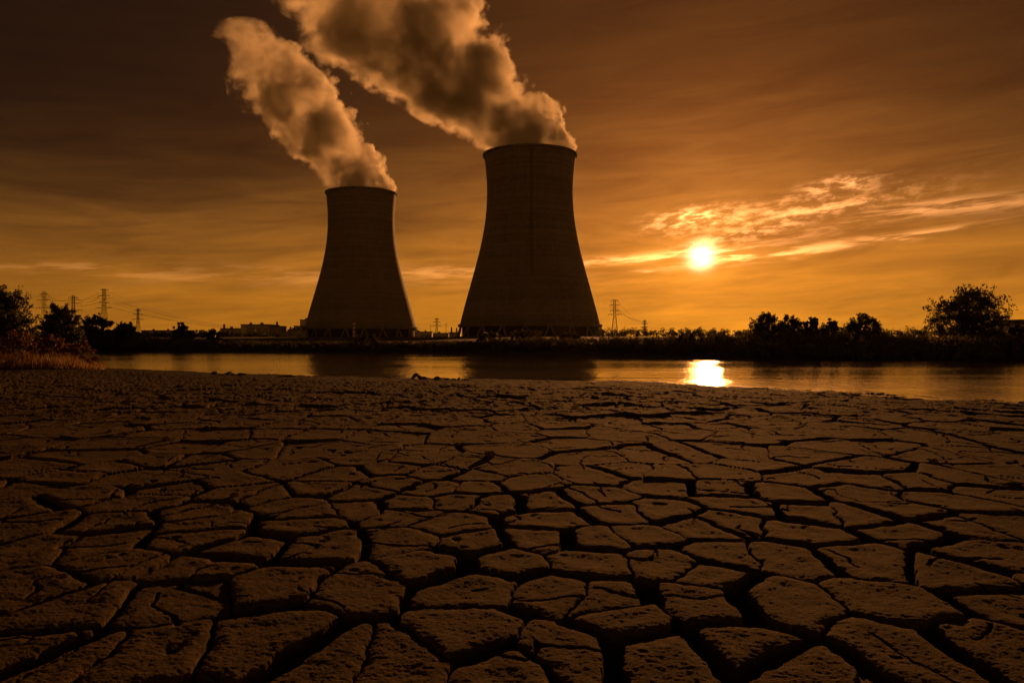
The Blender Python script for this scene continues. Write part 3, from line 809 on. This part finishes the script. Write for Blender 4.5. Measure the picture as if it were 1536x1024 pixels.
# ------------------------------------------------------------------ vegetation
def leaves(centers, radii, per, size, rs, flat=0.85, outward=None):
    """small folded leaf quads scattered through clumps"""
    n = len(centers) * per
    C = np.repeat(np.asarray(centers), per, 0); Rd = np.repeat(np.asarray(radii), per)
    d = rs.normal(size=(n, 3)); d /= np.linalg.norm(d, axis=1)[:, None]
    rad = Rd * rs.uniform(0.15, 1.0, n) ** 0.6
    P = C + d * rad[:, None] * np.array([1, 1, flat])
    u = rs.normal(size=(n, 3)); u /= np.linalg.norm(u, axis=1)[:, None]
    v = np.cross(u, rs.normal(size=(n, 3))); v /= np.linalg.norm(v, axis=1)[:, None] + 1e-9
    s = size * rs.uniform(0.55, 1.25, n)
    u *= s[:, None]; v *= (s * 0.5)[:, None]
    V = np.stack([P - u, P + v, P + u, P - v], 1).reshape(-1, 3)
    return V, np.arange(n * 4).reshape(-1, 4)

def tree(name, px, w_px, top_y, D, label, cat='tree', group=None, mat='leaf_dark', seed=0, clumps=90, per=60, leaf=0.14, low=0.04, open_=0.5, stems=3, dome=1.0):
    rs = np.random.default_rng(seed + 100)
    b = at(px, 512, D); gz = land_z(b.x, D) - 0.05
    k = D / F; H = HC + (512 - top_y) * k - gz; Rw = w_px * k / 2
    root = empty(name, (b.x, b.y, gz), label, cat, group)
    cen = []; rad = []
    lob = rs.uniform(0, 6.28, 4)
    subs = []
    for q in range(max(4, int(5 + clumps / 40))):
        t = (0.40, 0.62, 0.86)[q % 3] + rs.uniform(-0.06, 0.06); a = q * 2.4 + rs.uniform(-0.5, 0.5)
        e = math.sqrt(max(0.05, 1 - max(0, (t - 0.42) / 0.58) ** 2)) * rs.uniform(0.6, 1.0)
        subs.append((Rw * 0.78 * e * math.cos(a), Rw * 0.66 * e * math.sin(a), H * t * 0.9, rs.uniform(0.28, 0.44)))
    for i in range(clumps):
        if i % 5 < 2:
            sx, sy, sz, sr = subs[i % len(subs)]
            d = rs.normal(size=3); d /= np.linalg.norm(d); d *= sr * rs.uniform(0.3, 1.0) ** 0.5
            cen.append((sx + d[0] * Rw, sy + d[1] * Rw, min(H * 0.985, max(H * low, sz + d[2] * H * 0.55))))
            rad.append(rs.uniform(0.04, 0.11) * Rw + 0.09)
            continue
        t = rs.uniform(low, 1.0) ** 0.8; a = rs.uniform(0, 2 * math.pi)
        env = math.sqrt(max(0.0, 1 - max(0, (t - 0.42) / 0.58) ** (2.0 * dome))) * (0.88 + 0.12 * min(1, t / 0.42))
        env *= 0.86 + 0.16 * math.sin(3 * a + lob[0]) + 0.10 * math.sin(5 * a + 6 * t + lob[1])
        rr = Rw * env * (rs.uniform(0.25, 1.0) ** open_)
        zz = H * t * (0.90 + 0.06 * math.sin(2 * a + lob[2]) + rs.uniform(-0.05, 0.07))
        cen.append((rr * math.cos(a), rr * math.sin(a) * 0.85, min(zz, H * 0.99)))
        rad.append(rs.uniform(0.05, 0.13) * Rw + 0.10)
    cen = np.array(cen)
    tr = MB()
    for s in range(stems):
        a = 2 * math.pi * s / stems + rs.uniform(-.4, .4); sp = 0.12 * Rw if stems > 1 else 0
        p0 = Vector((math.cos(a) * sp * 0.4, math.sin(a) * sp * 0.4, -0.1)); p3 = Vector((math.cos(a) * sp * 3.4, math.sin(a) * sp * 3.0, H * 0.75))
        pts = [p0.lerp(p3, q) + Vector((rs.uniform(-.06, .06) * Rw, rs.uniform(-.06, .06) * Rw, 0)) * q for q in np.linspace(0, 1, 6)]
        r0 = H * 0.022
        tr.tube(pts, [r0 * (1 - 0.8 * q) for q in np.linspace(0, 1, 6)], 6)
        mine = [c for j, c in enumerate(cen) if j % stems == s]
        for c in mine:
            c = Vector(c); q = max(0.1, min(0.85, (c.z / H) * 0.75 - 0.1)); base_p = pts[0].lerp(pts[-1], q)
            f = q * 5; i0 = min(4, int(f)); base_p = pts[i0].lerp(pts[i0 + 1], f - i0)
            midp = base_p.lerp(c, 0.55) + Vector((0, 0, -0.05 * H * rs.uniform(0, 1)))
            tr.tube([base_p, midp, c], [r0 * 0.33, r0 * 0.2, r0 * 0.07], 4, False)
    tr.build('trunk', M['bark'], root)
    V, q = leaves(cen, rad, per, leaf, rs)
    # loose sprigs that break the outline
    ns = clumps
    sp = cen[rs.integers(0, clumps, ns)] * np.array([1.0, 1.0, 1.0]); d = sp - np.array([0, 0, H * 0.35]); d /= np.linalg.norm(d, axis=1)[:, None] + 1e-6
    spr = sp + d * rs.uniform(0.12, 0.42, ns)[:, None] * Rw * 0.55
    spr[:, 2] = np.clip(spr[:, 2], 0.05, H * 1.02)
    V2, q2 = leaves(spr, np.full(ns, 0.07 * Rw + 0.05), 10, leaf, rs)
    np_mesh('crown', np.concatenate([V, V2]), np.concatenate([q, q2 + len(V)]), M[mat], root)
    return root

G_R = 'trees on the right far bank'
tree('broad_tree', 1457, 128, 433, 88, 'largest broad leafy tree on the right far bank, standing alone', group=G_R, seed=1, clumps=300, per=40, leaf=0.135, low=0.1, stems=4, open_=0.45)
tree('bank_tree', 1148, 52, 469, 84, 'airy tree at the left end of the right bank tree row', group=G_R, seed=2, clumps=157, per=50, leaf=0.095)
tree('bank_tree', 1184, 46, 474, 86, 'second tree of the right bank row, touching the airy end tree', group=G_R, seed=3, clumps=142, per=55, leaf=0.095)
tree('bank_tree', 1217, 30, 477, 85, 'narrow round tree in the middle of the right bank row', group=G_R, seed=4, clumps=112, per=60, leaf=0.095, stems=1)
tree('bank_tree', 1246, 38, 479, 86, 'round tree at the right end of the right bank row', group=G_R, seed=5, clumps=120, per=60, leaf=0.095, stems=2)
tree('bank_tree', 1296, 58, 472, 86, 'fan shaped tree standing between the row and the largest right tree', group=G_R, seed=6, clumps=157, per=50, leaf=0.095, open_=0.35)
tree('small_tree', 1044, 24, 493, 90, 'little flat tree on the far bank below the sun', group=G_R, seed=7, clumps=33, per=40, leaf=0.095, stems=2)
tree('small_tree', 1027, 18, 496, 92, 'tiny tree just left of the little flat tree below the sun', group=G_R, seed=8, clumps=27, per=40, leaf=0.095, stems=2)
tree('small_tree', 1085, 30, 497, 90, 'low spreading tree right of the little flat tree below the sun', group=G_R, seed=9, clumps=36, per=40, leaf=0.095)
tree('small_tree', 1376, 36, 498, 84, 'low spiky tree left of the largest right tree', group=G_R, seed=10, clumps=30, per=40, leaf=0.11)
tree('small_tree', 1526, 30, 488, 86, 'dense bush tree between the largest right tree and the hut', group=G_R, seed=12, clumps=40, per=60, leaf=0.13)
G_L = 'trees on the left shore'
tree('broad_tree', -8, 122, 430, 64, 'largest dark tree at the left picture edge with sky showing through', group=G_L, seed=21, clumps=330, per=52, leaf=0.11, low=0.08, stems=4, open_=0.5)
tree('shore_tree', 92, 64, 456, 62, 'dark round tree right of the largest left tree', group=G_L, seed=22, clumps=170, per=60, leaf=0.10, low=0.05)
tree('shore_tree', 146, 66, 473, 132, 'bushy tree below the tallest left pylon', group=G_L, seed=23, clumps=130, per=70, leaf=0.18, low=0.05)
tree('shore_tree', 188, 46, 484, 134, 'low round tree under the small left pylon', group=G_L, seed=24, clumps=100, per=60, leaf=0.18, low=0.05)
tree('small_tree', 271, 32, 485, 140, 'small round tree in front of the long low hall', group=G_L, seed=25, clumps=90, per=60, leaf=0.18)
tree('small_tree', 320, 30, 494, 150, 'low tree left of the plant hall', group=G_L, seed=26, clumps=70, per=50, leaf=0.18)
G_S = 'russet shrubs on the left shore'
tree('russet_shrub', 22, 90, 497, 52, 'reddish shrub below the largest left tree', 'shrub', G_S, 'leaf_russet', 31, 60, 60, 0.08, 0.02, stems=5)
tree('russet_shrub', 78, 62, 505, 51, 'middle reddish shrub of the three by the reeds', 'shrub', G_S, 'leaf_russet', 32, 45, 60, 0.08, 0.02, stems=5)
tree('russet_shrub', 116, 58, 512, 50, 'low reddish shrub next to the river at the shore point', 'shrub', G_S, 'leaf_russet', 33, 40, 60, 0.07, 0.02, stems=5)
G_B = 'bushes in front of the nearer tower'
tree('bank_bush', 735, 46, 499, 122, 'rounded bush before the left legs of the nearer tower', 'bush', G_B, 'leaf_olive', 41, 40, 60, 0.16, 0.02, stems=4)
tree('bank_bush', 790, 62, 496, 124, 'largest rounded bush before the middle of the nearer tower', 'bush', G_B, 'leaf_olive', 42, 50, 60, 0.16, 0.02, stems=4)
tree('bank_bush', 852, 50, 500, 120, 'low bush before the right legs of the nearer tower', 'bush', G_B, 'leaf_olive', 43, 40, 60, 0.16, 0.02, stems=4)
tree('bank_bush', 548, 40, 501, 126, 'low bush before the striped mast', 'bush', G_B, 'leaf_olive', 44, 34, 60, 0.16, 0.02, stems=4)

# scrub that covers the far bank: one uncountable mass
def scrub():
    rs = np.random.default_rng(5); C = []; Rr = []
    top_px = [(-300, 496), (130, 496), (205, 500), (330, 508), (460, 511), (560, 511), (690, 510), (760, 504), (900, 503), (1000, 500), (1110, 497), (1150, 489), (1250, 490), (1320, 495), (1380, 499), (1536, 497), (1800, 497)]
    tu = [(p[0] - 768) / F for p in top_px]; ty = [p[1] for p in top_px]
    for _ in range(2600):
        u = rs.uniform(-0.80, 0.78); yf = np.interp(u, FU, FY)
        y = yf + 1.0 + rs.uniform(0, 1) ** 1.3 * 17
        x = u * y; g = land_z(x, y)
        zt = HC + (512 - np.interp(u, tu, ty)) * y / F
        hmax = max(0.3, zt - g); h = hmax * rs.uniform(0.35, 1.0) * min(1.0, 0.45 + (y - yf) / 8)
        r = min(0.9, max(0.3, h * 0.5))
        zc = g + max(0.1, h - r)
        C.append((x, y, zc)); Rr.append(r)
        if h > 1.1: C.append((x + rs.uniform(-.3, .3), y, g + h * 0.4)); Rr.append(r)
    V, q = leaves(C, Rr, 34, 0.15, rs)
    o = np_mesh('undergrowth', V, q, M['leaf_olive'])
    tag(o, 'low dark scrub covering the far river bank', 'undergrowth', kind='stuff')
scrub()

def far_wood():
    rs = np.random.default_rng(8); C = []; Rr = []
    for _ in range(1000):
        u = rs.choice([rs.uniform(-0.75, -0.30), rs.uniform(0.10, 0.75)]); y = rs.uniform(420, 520)
        x = u * y; g = land_z(x, y); h = rs.uniform(2.0, 5.2) * (1.15 if u > 0 else 0.8)
        C.append((x, y, g + h * 0.45)); Rr.append(h * 0.55)
        C.append((x + rs.uniform(-1, 1), y, g + h * 0.75)); Rr.append(h * 0.32)
    V, q = leaves(C, Rr, 40, 0.5, rs, 1.2)
    o = np_mesh('distant_woods', V, q, M['leaf_dark'])
    tag(o, 'far dark line of trees along the horizon', 'woods', kind='stuff')
far_wood()

def reeds():
    rs = np.random.default_rng(6); V = []; n = 9000
    px = rs.uniform(-260, 158, n); D = 44 + rs.uniform(0, 1, n) ** 1.2 * 13
    x = (px - 768) / F * D; h = rs.uniform(0.25, 0.85, n) * np.clip((165 - px) / 60, 0.35, 1.1)
    z = land(x, D)[0]
    a = rs.uniform(0, 6.28, n); lean = rs.normal(0, 0.22, (n, 2)) * h[:, None]; w = rs.uniform(0.012, 0.028, n)
    P = np.stack([x, D, z - 0.03], 1)
    s = np.stack([np.cos(a) * w, np.sin(a) * w, np.zeros(n)], 1)
    mid = P + np.stack([lean[:, 0] * 0.35, lean[:, 1] * 0.35, h * 0.6], 1); tip = P + np.stack([lean[:, 0], lean[:, 1], h], 1)
    V = np.stack([P - s, P + s, mid + s * 0.8, mid - s * 0.8, tip], 1).reshape(-1, 3)
    i = np.arange(n)[:, None] * 5
    q = np.concatenate([i + np.array([[0, 1, 2, 3]]), i + np.array([[3, 2, 4, 4]])])
    me = bpy.data.meshes.new('reeds')
    me.from_pydata([tuple(v) for v in V], [], [tuple(f) if f[2] != f[3] else tuple(f[:3]) for f in q.tolist()])
    me.materials.append(M['reed'])
    o = link(bpy.data.objects.new('dry_reeds', me))
    tag(o, 'dry tawny reeds and grass on the left shore point', 'reeds', kind='stuff')
reeds()

# ------------------------------------------------------------------ rocks, driftwood and clods
def rock(name, px, py, w_px, h_px, label, cat, group, mat, seed, hz=None, sink=0.25):
    D = (HC + 0.05) * F / (py - 512); c = at(px, 512, D); g = land_z(c.x, D)
    rx = w_px / 2 * D / F; rz = h_px * D / F
    me = bpy.data.meshes.new(name)
    import bmesh
    bm = bmesh.new(); bmesh.ops.create_icosphere(bm, subdivisions=4, radius=1.0)
    for v in bm.verts:
        p = v.co.copy(); o = Vector((seed * 3.1, 0, 0))
        s = 1 + 0.38 * mnoise.noise(p * 1.1 + o) + 0.20 * mnoise.noise(p * 2.6 + o) + 0.08 * mnoise.noise(p * 7 + o)
        c_ = mnoise.voronoi(p * 1.3 + o)[0]; s *= 0.88 + 0.2 * c_[0]
        v.co = Vector((p.x * rx * s, p.y * rx * 0.9 * s, (p.z * 0.62 + 0.62 - sink) * rz * s * 0.9))
    bm.to_mesh(me); bm.free(); me.materials.append(M[mat])
    o = link(bpy.data.objects.new(name, me)); o.location = (c.x, c.y, g)
    return tag(o, label, cat, group)
GR = 'rocks along the near waterline'
rock('rock', 322, 559.5, 9, 5, 'small round rock at the left of the waterline', 'rock', GR, 'rock', 1)
rock('rock', 345, 560.5, 12, 5, 'low rock beside a broken stump on the left waterline', 'rock', GR, 'rock', 2)
rock('rock', 363, 560.5, 14, 4, 'flat double-humped rock right of the stump on the waterline', 'rock', GR, 'rock', 3)
rock('rock', 436, 563, 22, 3, 'long flat rock on the waterline left of the driftwood', 'rock', GR, 'rock', 4)
rock('rock', 634, 567, 12, 5, 'dark blocky rock leaning against the driftwood arch', 'rock', GR, 'rock', 5)
rock('rock', 655, 567.5, 11, 5.5, 'angular rock right of the driftwood arch', 'rock', GR, 'rock', 6)
rock('rock', 670, 568, 8, 4, 'small pointed rock in the middle of the rock line', 'rock', GR, 'rock', 7)
rock('rock', 680, 568.5, 8, 2.6, 'little flat rock left of the last upright stick', 'rock', GR, 'rock', 8)
rock('rock', 699, 569, 12, 3, 'wedge-shaped rock at the right end of the rock line', 'rock', GR, 'rock', 9)
rock('rock', 1262, 588, 9, 3, 'lone small rock at the water edge right of the sun glint', 'rock', GR, 'rock', 10)

def driftwood(name, pts, rads, label):
    (px, py, _) = pts[0]; D = (HC + 0.05) * F / (py - 512); base = at(px, 512, D); g = land_z(base.x, D)
    P = [Vector(((a - px) * D / F, q * 0.12, (py - b) * D / F - 0.04)) for q, (a, b, _) in enumerate(pts)]
    fine = []; rr = []
    for i in range(len(P) - 1):
        for t in np.linspace(0, 1, 5, endpoint=False):
            p = P[i].lerp(P[i + 1], t); fine.append(p + Vector((mnoise.noise(p * 6), mnoise.noise(p * 6 + Vector((9, 0, 0))), mnoise.noise(p * 6 + Vector((0, 9, 0))))) * 0.03)
            rr.append((rads[i] * (1 - t) + rads[i + 1] * t) * (1 + 0.25 * mnoise.noise(p * 9)))
    fine.append(P[-1]); rr.append(rads[-1])
    m = MB(); m.tube(fine, rr, 8); o = m.build(name, M['drift'], None, True); o.location = (base.x, base.y, g)
    return tag(o, label, 'driftwood', 'driftwood along the near waterline')
driftwood('driftwood_branch', [(618, 567, 0), (619.5, 561, 0), (623, 558.5, 0), (628, 562, 0), (632, 567, 0)], [0.07, 0.07, 0.08, 0.07, 0.05], 'bent driftwood branch arching out of the mud by the water')
driftwood('driftwood_stump', [(342, 561, 0), (342.6, 556.5, 0), (344, 554, 0)], [0.10, 0.06, 0.03], 'short broken stump beside the low rock on the left waterline')
driftwood('driftwood_stick', [(687.5, 569, 0), (687.7, 566, 0), (688, 563.5, 0)], [0.06, 0.05, 0.035], 'short upright stick near the right end of the rock line')
driftwood('driftwood_branch', [(651, 568, 0), (656, 564.5, 0), (662, 564, 0)], [0.06, 0.05, 0.03], 'thin slanting branch lying on the angular rock')
GC = 'clods lying on the cracked mud'
for i, (px, py, w, h, lab) in enumerate([
    (735, 690, 15, 9, 'largest dark clod perched on a plate in the middle of the mud'),
    (165, 656, 8, 6, 'small clod on the mud at left below the reeds'), (190, 660, 8, 5, 'flat clod right of the small left clod'),
    (352, 752, 12, 8, 'blocky clod sitting in a crack at left centre'), (250, 668, 12, 7, 'lumpy clod at a crack junction on the left'),
    (1400, 702, 12, 6, 'clod at a crack junction far out on the right')]):
    rock('mud_clod', px, py, w, h, lab, 'clod', GC, 'clod', 20 + i)

# ------------------------------------------------------------------ evening air
def haze():
    m = bpy.data.materials.new('evening_haze'); m.use_nodes = True; nt = m.node_tree; nt.nodes.clear()
    v = nt.nodes.new('ShaderNodeVolumePrincipled'); v.inputs['Color'].default_value = (1.0, 0.93, 0.85, 1)
    v.inputs['Density'].default_value = HAZE; v.inputs['Anisotropy'].default_value = 0.72
    o = nt.nodes.new('ShaderNodeOutputMaterial'); nt.links.new(v.outputs[0], o.inputs['Volume'])
    b = MB(); b.box(-1500, 1500, -300, 1600, -3, 330)
    h = b.build('haze', m, None); tag(h, 'thin warm evening haze over the whole scene', 'haze', kind='stuff')
HAZE = 0.000005
haze()
